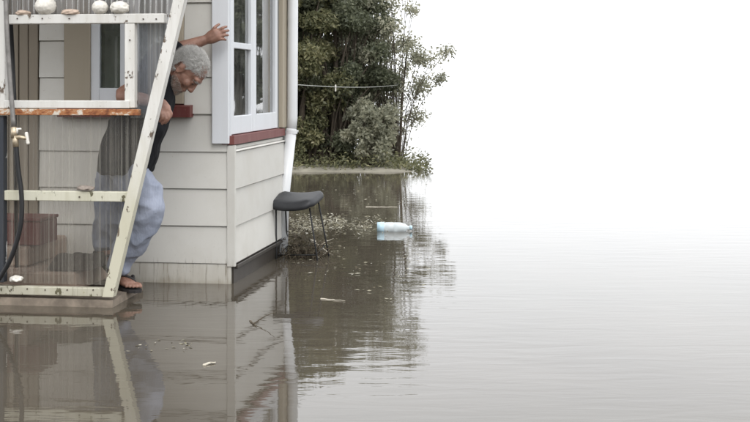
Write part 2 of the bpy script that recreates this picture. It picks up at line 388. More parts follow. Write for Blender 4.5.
# side window: two casements
sw = empty('side_window', (0, 0, 0)); sw.parent = ho
s1 = sp(254.3, 50)[1]
def casement(v0, v1, bar, nm='sash'):
    st_, sb = .062, .105
    f = MB(); f.box(-.045, -.002, v0, v0 + st_, SWZ0, SWZ1, .003); f.box(-.045, -.002, v1 - st_, v1, SWZ0, SWZ1, .003)
    f.box(-.0445, -.0025, v0 + st_, v1 - st_, SWZ0, SWZ0 + sb, .003); f.box(-.0445, -.0025, v0 + st_, v1 - st_, SWZ1 - st_, SWZ1, .003)
    for zb in bar: f.box(-.043, -.004, v0 + st_, v1 - st_, zb - .018, zb + .018, .003)
    f.build(nm, 'window_paint', sw)
    zs = [SWZ0 + sb] + bar + [SWZ1 - st_]
    for a, c in zip(zs[:-1], zs[1:]): MB().box(-.026, -.022, v0 + st_ - .004, v1 - st_ + .004, a - .004, c + .004).build('pane', 'glass', sw)
casement(-.0, s1 - .002, [1.365]); casement(s1 + .002, SWV1, [])
MB().box(-.06, -.046, -.0, SWV1, SWZ0, SWZ0 + .02).build('stop_bead', 'window_paint', sw)
MB().prism([(-.05, SWZ0 - .055), (.022, SWZ0 - .055), (.022, SWZ0 - .006), (-.05, SWZ0 - .001)], 'y', -.03, SWV1 + .12).build('sill', 'maroon_paint', sw)
# curtain inside
vs_, fs_ = [], []
for i in range(60):
    v = .40 + i * .0062; u = -.17 + .022 * math.sin(i * .8) + .008 * math.sin(i * 2.1)
    vs_ += [(u, v, .86), (u + .004 * math.sin(i * .9), v, 2.1)]
for i in range(59): fs_.append((2 * i, 2 * i + 2, 2 * i + 3, 2 * i + 1))
MB().add(vs_, fs_).build('curtain', 'curtain', ho, True)
# front window, behind the porch screen
fw = empty('front_window', (0, 0, 0)); fw.parent = ho
g0, g1 = hp(92, 50)[0], FWU1 - .055
MB().box(FWU0, g0, -.034, .02, FWZ0 - .03, FWZ1 + .05, .003).build('side_casing', 'beige_paint', fw)
MB().box(g1, FWU1, -.034, .02, FWZ0, FWZ1 + .05, .003).build('side_casing', 'beige_paint', fw)
MB().box(g0, g1, -.032, .02, FWZ1 - .02, FWZ1 + .05, .003).build('head_casing', 'beige_paint', fw)
MB().prism([(-.085, FWZ0 - .075), (.02, FWZ0 - .075), (.02, FWZ0), (-.085, FWZ0 - .012)], 'x', FWU0 - .02, hp(190, 110, -.08)[0]).build('sill', 'maroon_paint', fw)
gm = (g0 + g1) / 2 - .02
for a, c in ((g0, gm - .003), (gm + .003, g1)):
    f = MB(); st_ = .052; zt = FWZ1 - .022; zl = hp(110, 88)[2]
    f.box(a, a + st_, -.022, .018, FWZ0 + .002, zt, .003); f.box(c - st_, c, -.022, .018, FWZ0 + .002, zt, .003)
    f.box(a + st_, c - st_, -.021, .017, FWZ0 + .002, zl, .003); f.box(a + st_, c - st_, -.021, .017, zt - .06, zt, .003)
    f.build('sash', 'window_paint', fw)
    MB().box(a + st_ - .004, c - st_ + .004, -.004, .0, zl - .004, zt - .056).build('pane', 'glass', fw)
MB().box(g0 + .03, g1 - .03, .055, .06, FWZ0, FWZ1 - .25).build('pane_backing', 'pane_backing', fw)  # unseen sheet added behind the glass to give the panes a green-grey tone
# plank door at the far left
dr = empty('plank_door', (0, 0, 0)); dr.parent = ho
n = 13
for i in range(n):
    a = DRU0 + (DRU1 - DRU0) * i / n; c = DRU0 + (DRU1 - DRU0) * (i + 1) / n
    MB().box(a + .003, c - .003, -.03 + .004 * (i % 2), .0, .17, 2.08, .003).build('plank', 'brown_plank', dr)
MB().box(DRU0 - .07, DRU0, -.035, .0, .0, 2.15, .003).build('jamb', 'beige_paint', dr)
# roof
rf = MB(); z1 = TOP + .002
rf.box(ULEFT - .3, .32, -.34, VB + .34, z1, z1 + .10, .004)
ro = rf.build('roof', 'window_paint', ho)
MB().prism([(-.34, z1 + .102), (VB + .34, z1 + .102), ((VB) / 2, z1 + .52)], 'x', ULEFT - .3, .32).build('roof_sheet', 'roof_iron', ho)

# downpipe
p0, p1, p2, p3 = W(293.5, -150, 8.80), W(292.2, 118, 8.80), W(291, 132, 8.80), W(283.5, 200, 8.72)
p4 = W(282, 262, 8.66)
dpo = hw(.09, VB, 0)
dp = empty('downpipe', dpo, 0, 'white plastic downpipe cranked inward at the rear house corner', 'pipe')
MB().tube([p0, p1, p2], .036, 18).build('pipe', 'pipe_white', dp, True, dpo)
MB().tube([p2 + (p1 - p2) * .2, p3, p4], .0375, 18).build('lower_pipe', 'pipe_white', dp, True, dpo)
MB().tube([p2 + Vector((0, 0, .012)), p2 - Vector((0, 0, .012))], .044, 18).build('collar', 'pipe_white', dp, False, dpo)
MB().tube([p2 + Vector((-.11, .0, .004)), p2 + Vector((.05, -.0, .004))], .008, 8).build('bracket', 'pipe_white', dp, True, dpo)

# ------------------------------------------------------------ concrete steps and porch screen
SV = -.86                                            # front of the screen
stp = hroot('concrete_step', 'worn concrete step at water level under the man and porch screen', 'step')
b = MB(); e0, e1 = hp(111, 300, SV)[0], hp(143, 283, -.30)[0]
b.add([(-3.2, SV - .012, -.5), (e0 + .012, SV - .012, -.5), (e1 - .0, -.30, -.5), (-3.2, -.30, -.5), (-3.2, SV - .012, .040), (e0 + .012, SV - .012, .036), (e1, -.30, .044), (-3.2, -.30, .044)],
      [(0, 1, 2, 3), (4, 7, 6, 5), (0, 4, 5, 1), (1, 5, 6, 2), (2, 6, 7, 3), (3, 7, 4, 0)])
b.build('lower_tread', 'concrete', stp)
u2 = hp(112, 262, -.45)[0]
MB().box(-3.2, u2 - .1, -.74, -.026, .046, .155, .012).build('upper_tread', 'pink_step', stp)
MB().box(-3.2, u2 - .42, -.60, -.027, .157, .265, .012).build('top_tread', 'pink_step', stp)
scn = hroot('porch_screen', 'peeling white timber porch screen with clear corrugated plastic sheets', 'screen')
def rail(nm, px0, px1, py0, py1, mat, v0=SV, v1=SV + .045, ch=.003):
    a, c = hp(px0, py0, v0), hp(px1, py1, v0); return MB().box(a[0], c[0], v0, v1, c[2], a[2], ch).build(nm, mat, scn)
rail('bottom_beam', -130, 109, 283, 297, 'screen_paint_low', SV - .004)
rail('middle_rail', 4, 129, 190.5, 202, 'screen_paint_low', SV + .002)
rail('shelf_rail', 4, 129, 100.5, 108.5, 'screen_paint', SV - .012, SV + .10)
rail('rust_flashing', -6, 138.5, 109, 115.5, 'rust', SV - .020, SV + .02, .002)
rail('top_rail', 0, 164, 14.8, 23, 'screen_paint', SV - .002, SV + .06)
rail('short_post', 124.5, 134.5, 23.3, 108, 'screen_paint', SV + .001, SV + .048)
rail('left_post', -8, 4.6, -190, 108.6, 'screen_paint', SV - .006)
rail('left_lower_post', -8, 3.4, 116, 282.6, 'flaky_dark', SV - .005)
rail('head_rail', -40, 214, -110, -98, 'screen_paint', SV - .003)
# slanted post
a, c = hp(107.5, 297, SV - .014), hp(205.5, -112, SV - .014); ax = (Vector(c) - Vector(a)).normalized(); px = Vector((ax.z, 0, -ax.x)) * .029
b = MB(); vv = [Vector(a) - px, Vector(a) + px, Vector(c) + px, Vector(c) - px]; vv[0].z = vv[1].z = a[2]
vs_ = [(q.x, y, q.z) for y in (SV - .014, SV + .040) for q in vv]
b.add(vs_, [(0, 1, 2, 3), (7, 6, 5, 4), (0, 4, 5, 1), (1, 5, 6, 2), (2, 6, 7, 3), (3, 7, 4, 0)])
sp_o = b.build('slanted_post', 'screen_paint', scn)
def nails(pts):
    for (x, y) in pts:
        q = hp(x, y, SV - .008); MB().tube([q, (q[0], SV + .01, q[2])], .0035, 8).build('nail', 'nail', scn)
nails([(20, 104), (17, 18.5), (42, 18.5), (69, 18.6), (143, 19), (156, 19), (11, 290), (27, 289), (45, 290), (67, 290), (93, 290), (79, 197), (129.5, 40), (129.5, 75)])
# corrugated sheets
def sheet(px0, px1, py0, py1, mat, vv, pitch=.036, amp=.006, slant=False):
    a, c = hp(px0, py0, vv), hp(px1, py1, vv); n = int((c[0] - a[0]) / pitch * 8); vs, fs = [], []
    for i in range(n + 1):
        u = a[0] + (c[0] - a[0]) * i / n; y = vv + amp * math.sin(u / pitch * 2 * math.pi)
        z0, z1 = c[2], a[2]
        if slant:                                                   # trimmed along the slanted post
            s0 = hp(107.5, 297, vv); s1_ = hp(205.5, -112, vv)
            zc = s0[2] + (u - s0[0]) / (s1_[0] - s0[0]) * (s1_[2] - s0[2])
            z0 = max(z0, min(zc, z1 - .005))
        for q in range(7): vs.append((u, y, z0 + (z1 - z0) * q / 6))
    for i in range(n):
        for q in range(6): fs.append((i * 7 + q, i * 7 + 7 + q, i * 7 + 8 + q, i * 7 + 1 + q))
    return MB().add(vs, fs).build('plastic_sheet', mat, scn, True)
sheet(-8, 150, 112, 286, 'plastic_low', SV + .056, slant=True)
sheet(130, 172, 20, 118, 'plastic_blue', SV + .068, .026, .004, slant=True)
sheet(-8, 200, -105, 17, 'plastic_top', SV + .072, .030, .006, slant=True)

MB().prism([(SV - .12, 2.02), (SV - .12, 2.05), (-.024, 2.22), (-.024, 2.19)], 'x', -3.3, hp(186, 0, -.5)[0]).build('porch_roof', 'roof_iron', scn)
# pipe, tap and hose in front of the screen
t0 = hw(*hp(12, 120, SV - .05)); tp = empty('garden_tap', (t0.x, t0.y, 0), 0, 'garden tap with brass fitting on a thin grey standpipe, left of screen', 'tap')
org = (t0.x, t0.y, 0)
def HV(px, py, v): return hw(*hp(px, py, v))
MB().tube([HV(4.5, -60, SV - .05), HV(6.5, 20, SV - .05), HV(10, 80, SV - .05), HV(14, 128, SV - .05)], .0125, 12, sub=4).build('standpipe', 'galv', tp, True, org)
q0 = HV(14, 133, SV - .05)
b = MB(); b.tube([HV(14, 127, SV - .05), HV(14.4, 138, SV - .05)], .017, 14); b.tube([HV(13, 138, SV - .05), HV(20, 137, SV - .055), HV(27, 138.5, SV - .06)], [.014, .010, .010], 12)
b.build('tap_body', 'brass', tp, True, org)
b = MB(); b.tube([HV(26.5, 133.5, SV - .06), HV(28, 143, SV - .06)], .009, 10, caps='round'); b.tube([HV(16.5, 133.5, SV - .05), HV(17.5, 128, SV - .05)], .008, 10)
b.tube([HV(13.5, 129.5, SV - .05), HV(20.5, 129, SV - .05)], .006, 8, caps='round'); b.build('tap_handle', 'shell_white', tp, True, org)
hq = HV(16, 146, SV - .05); hs_ = empty('garden_hose', (hq.x, hq.y, 0), 0, 'black rubber hose hanging from the tap down to the porch corner', 'hose')
MB().tube([HV(15.5, 139, SV - .05), HV(16.5, 150, SV - .052), HV(18, 168, SV - .055), HV(21.5, 195, SV - .06), HV(21, 222, SV - .065), HV(15, 247, SV - .07), HV(7, 266, SV - .07), HV(-4, 283, SV - .07), HV(-14, 292, SV - .08)], .0125, 12, sub=6).build('hose', 'rubber', hs_, True, (hq.x, hq.y, 0))
MB().tube([HV(15.2, 136, SV - .05), HV(16, 147, SV - .051)], .016, 12).build('hose_connector', 'brass', hs_, True, (hq.x, hq.y, 0))

# shells and stones on the rails
def lump(name, px, py, wpx, hpx, mat, label, cat, v=SV + .028, seed=0, kind='round', group=None):
    c = HV(px, py, v); s = c.y / F; rx, rz = wpx / 2 * s, hpx / 2 * s
    bm = bmesh.new(); bmesh.ops.create_icosphere(bm, subdivisions=4, radius=1)
    for q in bm.verts:
        d = q.co.normalized(); a = math.atan2(d.y, d.x)
        if kind == 'ribbed': f = 1 + .035 * math.cos(a * 20) * (1 - d.z ** 2) + .07 * noise.noise(d * 4 + Vector((seed, 0, 0)))
        elif kind == 'knobbly': f = 1 + .12 * noise.noise(d * 3 + Vector((seed, 0, 0))) + .09 * noise.noise(d * 9 + Vector((seed, 1, 0)))
        else: f = 1 + .22 * noise.noise(d * 1.7 + Vector((seed, 3, 0))) + .08 * noise.noise(d * 5 + Vector((seed, 3, 0)))
        q.co = Vector((d.x * rx, d.y * min(rx, rz * 2.2), (d.z if kind != 'flat' or d.z > -.6 else -.6) * rz)) * f
    zmin = min(q.co.z for q in bm.verts)
    for q in bm.verts: q.co.z -= zmin
    me = bpy.data.meshes.new(name); bm.to_mesh(me); bm.free()
    o = mesh_obj(name, me, mat, None, True); o.location = c - Vector((0, 0, rz)) ; o.rotation_euler = (0, 0, random.uniform(0, 6))
    return o, finish(o, label, cat, group)
rail_z = hp(60, 14.8, SV)[2]; shelf_z = hp(60, 190.5, SV)[2]; beam_z = hp(60, 283, SV)[2]
for nm, px_, wpx, hpx, mat, lb, kd, zz in [
    ('shell', 23, 15, 6, 'shell_buff', 'small flat buff shell, leftmost on the top rail', 'flat', rail_z),
    ('urchin_shell', 45.5, 21, 18, 'shell_white', 'largest round white ribbed urchin shell on the top rail', 'ribbed', rail_z),
    ('shell', 70.5, 20, 7, 'shell_buff', 'pinkish flat shell between the two round white shells', 'flat', rail_z),
    ('urchin_shell', 100, 16, 14, 'shell_white', 'smaller round white urchin shell right of the pinkish shell', 'ribbed', rail_z),
    ('coral_lump', 119.5, 19, 13, 'shell_white', 'knobbly whitish coral lump, rightmost on the top rail', 'knobbly', rail_z),
    ('stone', 86, 20, 6, 'stone', 'flat brown stone lying on the middle rail', 'flat', shelf_z),
    ('shell', 16, 13, 7, 'shell_white', 'whitish shell sitting on the mossy bottom beam', 'flat', beam_z)]:
    o, _ = lump(nm, px_, 20, wpx, hpx, mat, lb, nm.split('_')[-1], v=SV + .022, seed=px_, kind=kd); o.location.z = zz + .0005

# clutter behind the plastic
cr = hroot('maroon_box', 'dull maroon box on the porch steps behind the plastic', 'box')
a, c = hp(-10, 232, -.45), hp(47, 262, -.45)
b = MB(); b.box(a[0], c[0], -.55, -.30, .267, .267 + .13, .006); b.build('box_body', 'maroon_paint', cr)
MB().box(a[0] - .006, c[0] + .006, -.556, -.294, .3975, .415, .004).build('box_lid', 'maroon_paint', cr)
mt = hroot('door_mat', 'crumpled dark brown mat lying on the porch step behind the plastic', 'mat')
vs_, fs_ = [], []; a, c = hp(62, 262, -.5)[0], hp(104, 262, -.5)[0]; nn = 28
for i in range(nn + 1):
    for j in range(nn + 1):
        x = a + (c - a) * i / nn; y = -.71 + .40 * j / nn; e = min(i, nn - i, j, nn - j) / nn
        vs_.append((x, y, .162 + min(1, e * 6) * (.065 + .045 * noise.noise((x * 5, y * 5, 1)) + .012 * noise.noise((x * 22, y * 22, 1)))))
for i in range(nn):
    for j in range(nn): q = i * (nn + 1) + j; fs_.append((q, q + nn + 1, q + nn + 2, q + 1))
MB().add(vs_, fs_).build('mat_cloth', 'old_mat', mt, True)

q = HV(13, 100, -.55); rd = empty('black_rod', q, 0, 'thin black rod leaning behind the left end of the screen opening', 'rod')
MB().tube([HV(17, 282, -.60), HV(14.5, 100, -.60), HV(11, 22, -.52)], .011, 8).build('rod', 'rubber', rd, True, q)
# ------------------------------------------------------------ stool in the water
sc_ = ground_at(302.5, 257.5); st = empty('stool', (sc_.x, sc_.y, 0), R(-14), 'low stool with dark padded seat and thin black metal legs in water', 'stool')
b = MB(); nu, nv = 24, 14; vs_, fs_ = [], []
SZ = H - (201 - HY) / F * sc_.y; sw_, sdp = .155, .15
for lay in (0, 1):
    for i in range(nu + 1):
        for j in range(nv + 1):
            x, y = -1 + 2 * i / nu, -1 + 2 * j / nv; rr = (abs(x) ** 5 + abs(y) ** 5) ** .2; mxx = max(abs(x), abs(y), 1e-6); s = mxx / max(rr, 1e-6)
            ex = max(0, 1 - max(abs(x), abs(y)) ** 6)
            top = .012 + .030 * ex ** .5 + .02 * x * x
            vs_.append((x * s * sw_, y * s * sdp, SZ + (top if lay == 0 else -.012 + .02 * x * x)))
M_ = (nu + 1) * (nv + 1)
for i in range(nu):
    for j in range(nv):
        q = i * (nv + 1) + j; fs_.append((q, q + nv + 1, q + nv + 2, q + 1)); fs_.append((M_ + q, M_ + q + 1, M_ + q + nv + 2, M_ + q + nv + 1))
per = [i * (nv + 1) for i in range(nu)] + [nu * (nv + 1) + j for j in range(nv)] + [i * (nv + 1) + nv for i in range(nu, 0, -1)] + [j for j in range(nv, 0, -1)]
for a, c in zip(per, per[1:] + per[:1]): fs_.append((a, c, c + M_, a + M_))
plain('vinyl', (.022, .023, .026), .5, var=.35, scale=18, bmp=.15)
b.add(vs_, fs_).build('seat', 'vinyl', st, True)
st.rotation_euler = (R(11), R(-2), R(-16))
for sx in (-1, 1):
    for sy in (-1, 1): MB().tube([(sx * .115, sy * .09, SZ - .01), (sx * .165, sy * .13, -.30)], .0055, 8).build('leg', 'black_metal', st, True)
MB().tube([(-.128, -.1, .05), (.128, -.1, .05), (.128, .1, .05), (-.128, .1, .05), (-.128, -.1, .05)], .004, 6).build('brace', 'black_metal', st, True)

# ------------------------------------------------------------ vegetation
def leaf_mesh(name, P, size, tone, flat=0.0, asp=.5, seed=1):
    """P: (n,3) leaf positions -> one mesh of folded pointed leaves"""
    g = np.random.default_rng(seed); n = len(P); s = size * g.uniform(.6, 1.35, n)
    d = g.normal(size=(n, 3)); d[:, 2] = d[:, 2] * (1 - flat) - .25 * (1 - flat); d /= np.linalg.norm(d, axis=1)[:, None]
    e = g.normal(size=(n, 3)) * np.array([1, 1, 1 - flat * .9]); e -= (e * d).sum(1)[:, None] * d; e /= np.linalg.norm(e, axis=1)[:, None]
    nrm = np.cross(d, e); wv = (s * asp)[:, None]; l = s[:, None]
    V = np.stack([P, P + d * l * .45 + e * wv * .5 + nrm * wv * .15, P + d * l, P + d * l * .45 - e * wv * .5 + nrm * wv * .15], 1).reshape(-1, 3)
    me = bpy.data.meshes.new(name); me.vertices.add(4 * n); me.vertices.foreach_set('co', V.astype(np.float32).ravel())
    me.loops.add(4 * n); me.loops.foreach_set('vertex_index', np.arange(4 * n, dtype=np.int32))
    me.polygons.add(n); me.polygons.foreach_set('loop_start', np.arange(0, 4 * n, 4, dtype=np.int32)); me.polygons.foreach_set('loop_total', np.full(n, 4, dtype=np.int32))
    at = me.attributes.new('leaf_tone', 'FLOAT', 'POINT'); at.data.foreach_set('value', np.repeat(tone, 4).astype(np.float32))
    me.update(); me.validate(); return me
def shrub(name, label, cat, loc, h, r, leaves, size, mat, seed, group=None, z0=.1, clumps=46, bias=None, squash=1.0, spread=.26, stem=1.0):
    """tapered forking stems and a crown of leaf clumps; bias(x,z) thins it where it is sparse"""
    g = np.random.default_rng(seed); rt = empty(name, (loc[0], loc[1], 0), 0, label, cat, group)
    cl = []
    while len(cl) < clumps:
        p = g.uniform(-1, 1, 3)
        if np.linalg.norm(p) > 1: continue
        x, y, z = p[0] * r, p[1] * r * squash, z0 + (p[2] * .5 + .5) * (h - z0)
        if bias and g.uniform() > bias(x, z): continue
        cl.append((x, y, z))
    tr = MB()
    stems = [(g.uniform(-.25, .25) * r, g.uniform(-.25, .25) * r * squash) for _ in range(4)]
    for i, c in enumerate(cl):
        b0 = stems[i % 4]; m = (b0[0] * .6 + c[0] * .4, b0[1] * .6 + c[1] * .4, c[2] * .55)
        w_ = (.035 if i < 4 else .014) * h / 3 * stem
        tr.tube([(b0[0], b0[1], -.4), m, c], [w_ * 1.3, w_, .004], 6, sub=3)
    tr.build('trunk', 'bark', rt, True)
    per = leaves // clumps; Ps, Ts = [], []
    for c in cl:
        sg = r * spread * g.uniform(.6, 1.3); q = g.normal(size=(per, 3)); q /= np.linalg.norm(q, axis=1)[:, None]
        q *= (g.uniform(0, 1, per) ** .5)[:, None] * sg * np.array([1, squash ** .5, .85])
        Ps.append(q + np.array(c)); ton = g.uniform(-.18, .18); Ts.append(np.clip(g.beta(2, 3.2, per) + ton, 0, 1))
    P = np.concatenate(Ps); Tn = np.concatenate(Ts); k = P[:, 2] > .04; P, Tn = P[k], Tn[k]
    mesh_obj('crown', leaf_mesh('crown', P, size, Tn, seed=seed), mat, rt)
    return rt
GH = 'hedge trees on the far bank'
shrub('hedge_tree', 'olive green tree seen just right of the downpipe', 'tree', (W(299, 0, 17.9).x, 17.9), 3.1, .72, 42000, .055, 'leaf_olive', 11, GH, clumps=70, z0=.0)
shrub('hedge_tree', 'dark dense tree in the middle of the far hedge', 'tree', (W(338, 0, 18.2).x, 18.2), 2.9, .72, 42000, .052, 'leaf_dark', 12, GH, clumps=70, z0=.0)
shrub('hedge_tree', 'grey green tree filling the back of the far hedge', 'tree', (W(318, 0, 20.2).x, 20.2), 3.3, .95, 26000, .06, 'leaf_dark', 17, GH, clumps=60, z0=.0)
shrub('hedge_tree', 'pale sparse tree at the open right end of the hedge', 'tree', (W(388, 0, 18.7).x, 18.7), 3.0, .85, 22000, .048, 'leaf_pale', 13, GH, clumps=110, z0=.0, bias=lambda x, z: max(.12, min(1, .6 - .6 * x)), spread=.22, stem=.35)
shrub('leafy_shrub', 'low shrub with yellowish leaves at the foot of the hedge', 'shrub', (W(370, 0, 17.5).x, 17.5), 1.05, .36, 5200, .06, 'leaf_pale', 14, None, clumps=26, z0=.1, spread=.34)
g = np.random.default_rng(21); n_ = 9000; gx = g.uniform(-4, .75, n_); P = np.stack([gx, g.uniform(17.05, 19, n_), np.abs(g.normal(0, .10, n_)) + .02 - .08 * np.maximum(0, gx)], 1)
finish(mesh_obj('ground_cover', leaf_mesh('ground_cover', P, .055, g.beta(1.6, 3, n_), .2, .4, 22), 'leaf_olive'), 'low weeds and ground cover along the far bank', 'weeds', None, 'stuff')
shrub('hedge_tree', 'dark tree behind the house, mostly hidden by the side wall', 'tree', (W(262, 0, 18.8).x, 18.8), 3.6, 1.0, 14000, .08, 'leaf_dark', 15, GH)
# trees far off to the right and behind the photographer, seen only in the window glass
for i, (x, y, h, r) in enumerate([(22.0, 64, 8.5, 2.7), (26.3, 67, 9.5, 3.2), (30.0, 61, 7.5, 2.8)]):
    shrub('garden_tree', ['broad distant tree beyond the right edge, mirrored in the side window', 'tallest distant tree standing beyond the right edge of the view', 'lowest distant tree, furthest beyond the right edge of the view'][i], 'tree', (x, y), h, r, 9000, .36, 'leaf_dark', 30 + i, 'trees off to the right')
for i, (x, y, h, r) in enumerate([(-7.2, -3.4, 3.0, 1.7), (-9.6, -2.4, 3.6, 1.8), (-5.0, -4.9, 3.2, 1.6)]):
    shrub('garden_tree', ['round garden tree behind the photographer, mirrored in the porch window', 'tall garden tree behind the photographer, furthest to the left', 'garden tree behind the photographer, nearest the open water'][i], 'tree', (x, y), h, r, 7000, .16, 'leaf_olive', 40 + i, 'garden trees behind the photographer')

# clothes line from the house to the hedge, with a peg
a, c = hw(.02, VB + .02, 1.142), W(404, 84, 19.2)
clo = empty('clothes_line', a, 0, 'thin pale clothes line running from the house to the hedge', 'line')
pts = [a.lerp(c, i / 16) - Vector((0, 0, .035 * (1 - (2 * i / 16 - 1) ** 2))) for i in range(17)]
MB().tube(pts, .0032, 6).build('line', 'wire', clo, True, a)
qp = min(pts, key=lambda p: abs(CX + F * p.x / p.y - 340))
pg = empty('clothes_peg', qp, 0, 'small white peg clipped on the clothes line', 'peg')
for s in (-1, 1): MB().box(-.006, .006, s * .005 - .003, s * .005 + .003, -.04, .02, .002).build('peg_half', 'shell_white', pg)

# ------------------------------------------------------------ floating things
def mk_bottle():
    m, t, b = new_mat('bottle_plastic'); b.inputs['Base Color'].default_value = (.80, .86, .88, 1); b.inputs['Roughness'].default_value = .15
    b.inputs['Transmission Weight'].default_value = .35; b.inputs['IOR'].default_value = 1.3; MATS['bottle_plastic'] = m
    m, t, b = new_mat('label_blue'); b.inputs['Base Color'].default_value = (.46, .64, .74, 1); b.inputs['Roughness'].default_value = .4; MATS['label_blue'] = m
mk_bottle()
q = ground_at(393, 231); bo = empty('plastic_bottle', q, R(-3), 'clear plastic bottle with pale blue base floating on the flood', 'bottle')
b = MB(); rs = [(.0, .030), (.006, .040), (.05, .042), (.058, .039), (.066, .042), (.12, .042), (.126, .039), (.132, .042), (.18, .041), (.215, .030), (.235, .015), (.25, .014)]
b.tube([(x - .12, 0, .026) for x, r in rs], [r for x, r in rs], 20); b.build('bottle_body', 'bottle_plastic', bo, True)
MB().tube([(-.122, 0, .026), (-.068, 0, .026)], [.0425, .0430], 20).build('blue_base', 'label_blue', bo, True)
MB().tube([(.131, 0, .026), (.15, 0, .026)], .0175, 16).build('cap', 'label_blue', bo, True)

def stick(px0, py0, px1, py1, r, mat, label, wob=.02, tips=0):
    a, c = ground_at(px0, py0), ground_at(px1, py1); n = 8
    pts = [a.lerp(c, i / n) + Vector((wob * noise.noise((i * .7, px0, 0)), wob * noise.noise((i * .7, px0, 5)), r * .35 + .4 * wob * abs(noise.noise((i * .9, px0, 9))))) for i in range(n + 1)]
    e = empty('floating_stick', a, 0, label, 'stick', 'sticks adrift on the flood')
    MB().tube(pts, [r * (1 - .6 * i / n) for i in range(n + 1)], 8, caps='round').build('stick', mat, e, True, a)
    if tips:
        m = pts[n // 2]; MB().tube([m, m + Vector((.05, .03, .03)), m + Vector((.10, -.02, .055))], [r * .6, r * .5, r * .2], 7).build('twig', mat, e, True, a)
stick(321, 299, 346, 301.5, .004, 'stick_pale', 'thin pale stick floating right of the stool reflection')
stick(204, 365.5, 216, 363, .006, 'stick_pale', 'short pale stick tip afloat in the wall reflection', tips=0)
stick(250, 321, 256, 327, .004, 'stick_dark', 'small dark twig afloat by the side wall reflection', tips=1)
stick(310, 240, 330, 254, .007, 'stick_pale', 'forked pale stick poking out beside the stool legs', .05, tips=1)
stick(366, 207, 398, 207.2, .004, 'stick_pale', 'pale stick adrift far behind the plastic bottle')

def litter(name, label, polys, count, size, mat, kind='stuff', lift=.006, seed=5, flat=.93, asp=.4):
    g = np.random.default_rng(seed); P = []
    while len(P) < count:
        x0, x1, y0, y1 = polys[g.integers(len(polys))]
        q = ground_at(g.uniform(x0, x1), np.clip(g.normal((y0 + y1) / 2, (y1 - y0) / 4), y0, y1)); P.append((q.x, q.y, lift * g.uniform(.3, 1.5)))
    me = leaf_mesh(name, np.array(P), size, g.beta(2, 2, count), flat, asp, seed)
    o = mesh_obj(name, me, mat); return finish(o, label, 'debris', None, kind)
litter('floating_debris', 'band of pale straw and leaf litter floating behind the stool', [(286, 400, 214, 236), (290, 370, 218, 233), (300, 345, 215, 230)], 1500, .036, 'litter', seed=6, flat=.8, asp=.2)
litter('floating_leaves', 'scattered leaf scraps floating across the brown water', [(290, 420, 178, 215), (290, 345, 236, 268), (300, 430, 236, 300)], 260, .03, 'litter', seed=8, asp=.3)
litter('leaf_scraps', 'few pale leaf scraps floating in front of the white wall', [(130, 200, 340, 353)], 22, .020, 'litter', seed=9, asp=.45)
# dead weeds caught at the corner of the house
wc = hw(.13, VB - .16, 0); wd = empty('weed_clump', wc, 0, 'dark dead weeds caught between the house corner and stool', 'weeds')
b = MB(); g = random.Random(4)
for i in range(260):
    a0 = g.uniform(0, 6.28); rr = g.uniform(0, .15); p = Vector((rr * math.cos(a0) * .8 + g.uniform(-.03, .1), rr * math.sin(a0), -.02)); d = Vector((g.uniform(-.6, .9), g.uniform(-.6, .6), g.uniform(.1, 1))) * g.uniform(.08, .20)
    b.tube([p, p + d * .6 + Vector((0, 0, .02)), p + d + Vector((g.uniform(-.05, .05), 0, -.03))], [.0028, .002, .0008], 4)
b.build('stems', 'stick_dark', wd, True)
g2 = np.random.default_rng(3); P = g2.normal(size=(320, 3)) * np.array([.07, .10, .06]) + np.array([.02, 0, .07]); P[:, 2] = np.abs(P[:, 2])
mesh_obj('dead_leaves', leaf_mesh('dead_leaves', P, .03, g2.beta(1.5, 3, 320), .3, .3, 4), 'weed', wd)

# ------------------------------------------------------------ the man
def mk_person_mats():
    m, t, b = new_mat('skin'); v = coord(t)
    c = ramp(t, tex(t, v, 22, 5, .6), [(.3, (.18, .09, .062)), (.55, (.27, .145, .105)), (.8, (.35, .205, .155))]); L(t, c, b.inputs['Base Color'])
    b.inputs['Roughness'].default_value = .55; b.inputs['Subsurface Weight'].default_value = .12; b.inputs['Subsurface Radius'].default_value = (.012, .005, .003); b.inputs['Subsurface Scale'].default_value = .3
    bump(t, b, tex(t, v, 140, 4), .25, .002); MATS['skin'] = m
    m, t, b = new_mat('shirt_black'); v = coord(t)
    L(t, ramp(t, tex(t, v, 9, 4), [(.3, (.006, .0065, .008)), (.7, (.011, .012, .015))]), b.inputs['Base Color']); b.inputs['Roughness'].default_value = .9; b.inputs['Specular IOR Level'].default_value = .2
    bump(t, b, tex(t, coord(t, (1, 1, .5)), 16, 3, .5, .6), .5, .02); MATS['shirt_black'] = m
    m, t, b = new_mat('trouser_blue'); v = coord(t)
    wv = N(t, 'TexWave', Scale=26.0, Distortion=.6, Detail=1.0); wv.bands_direction = 'X'; L(t, v, wv.inputs['Vector'])
    c = ramp(t, tex(t, v, 5, 5), [(.3, (.22, .25, .325)), (.7, (.31, .335, .41))]); c = mixc(t, math_(t, 'MULTIPLY', wv.outputs['Fac'], .05), c, (.55, .57, .63))
    L(t, c, b.inputs['Base Color']); b.inputs['Roughness'].default_value = .92; bump(t, b, tex(t, coord(t, (1, 1, .6)), 22, 4, .55, .8), .5, .015); MATS['trouser_blue'] = m
    plain('hair_grey', (.52, .51, .49), .55, var=.35, scale=60, bmp=.2)
    plain('beard_grey', (.42, .36, .32), .7, var=.3, scale=90, bmp=.2)
    plain('eye_white', (.6, .57, .53), .2, var=.05); plain('eye_dark', (.03, .02, .015), .2, var=.1)
    plain('lip', (.30, .12, .09), .5, var=.1)
    plain('sandal', (.025, .022, .022), .7, var=.3, scale=60)
mk_person_mats()
foot0 = W(122, 290, 6.95); foot0.z = .044
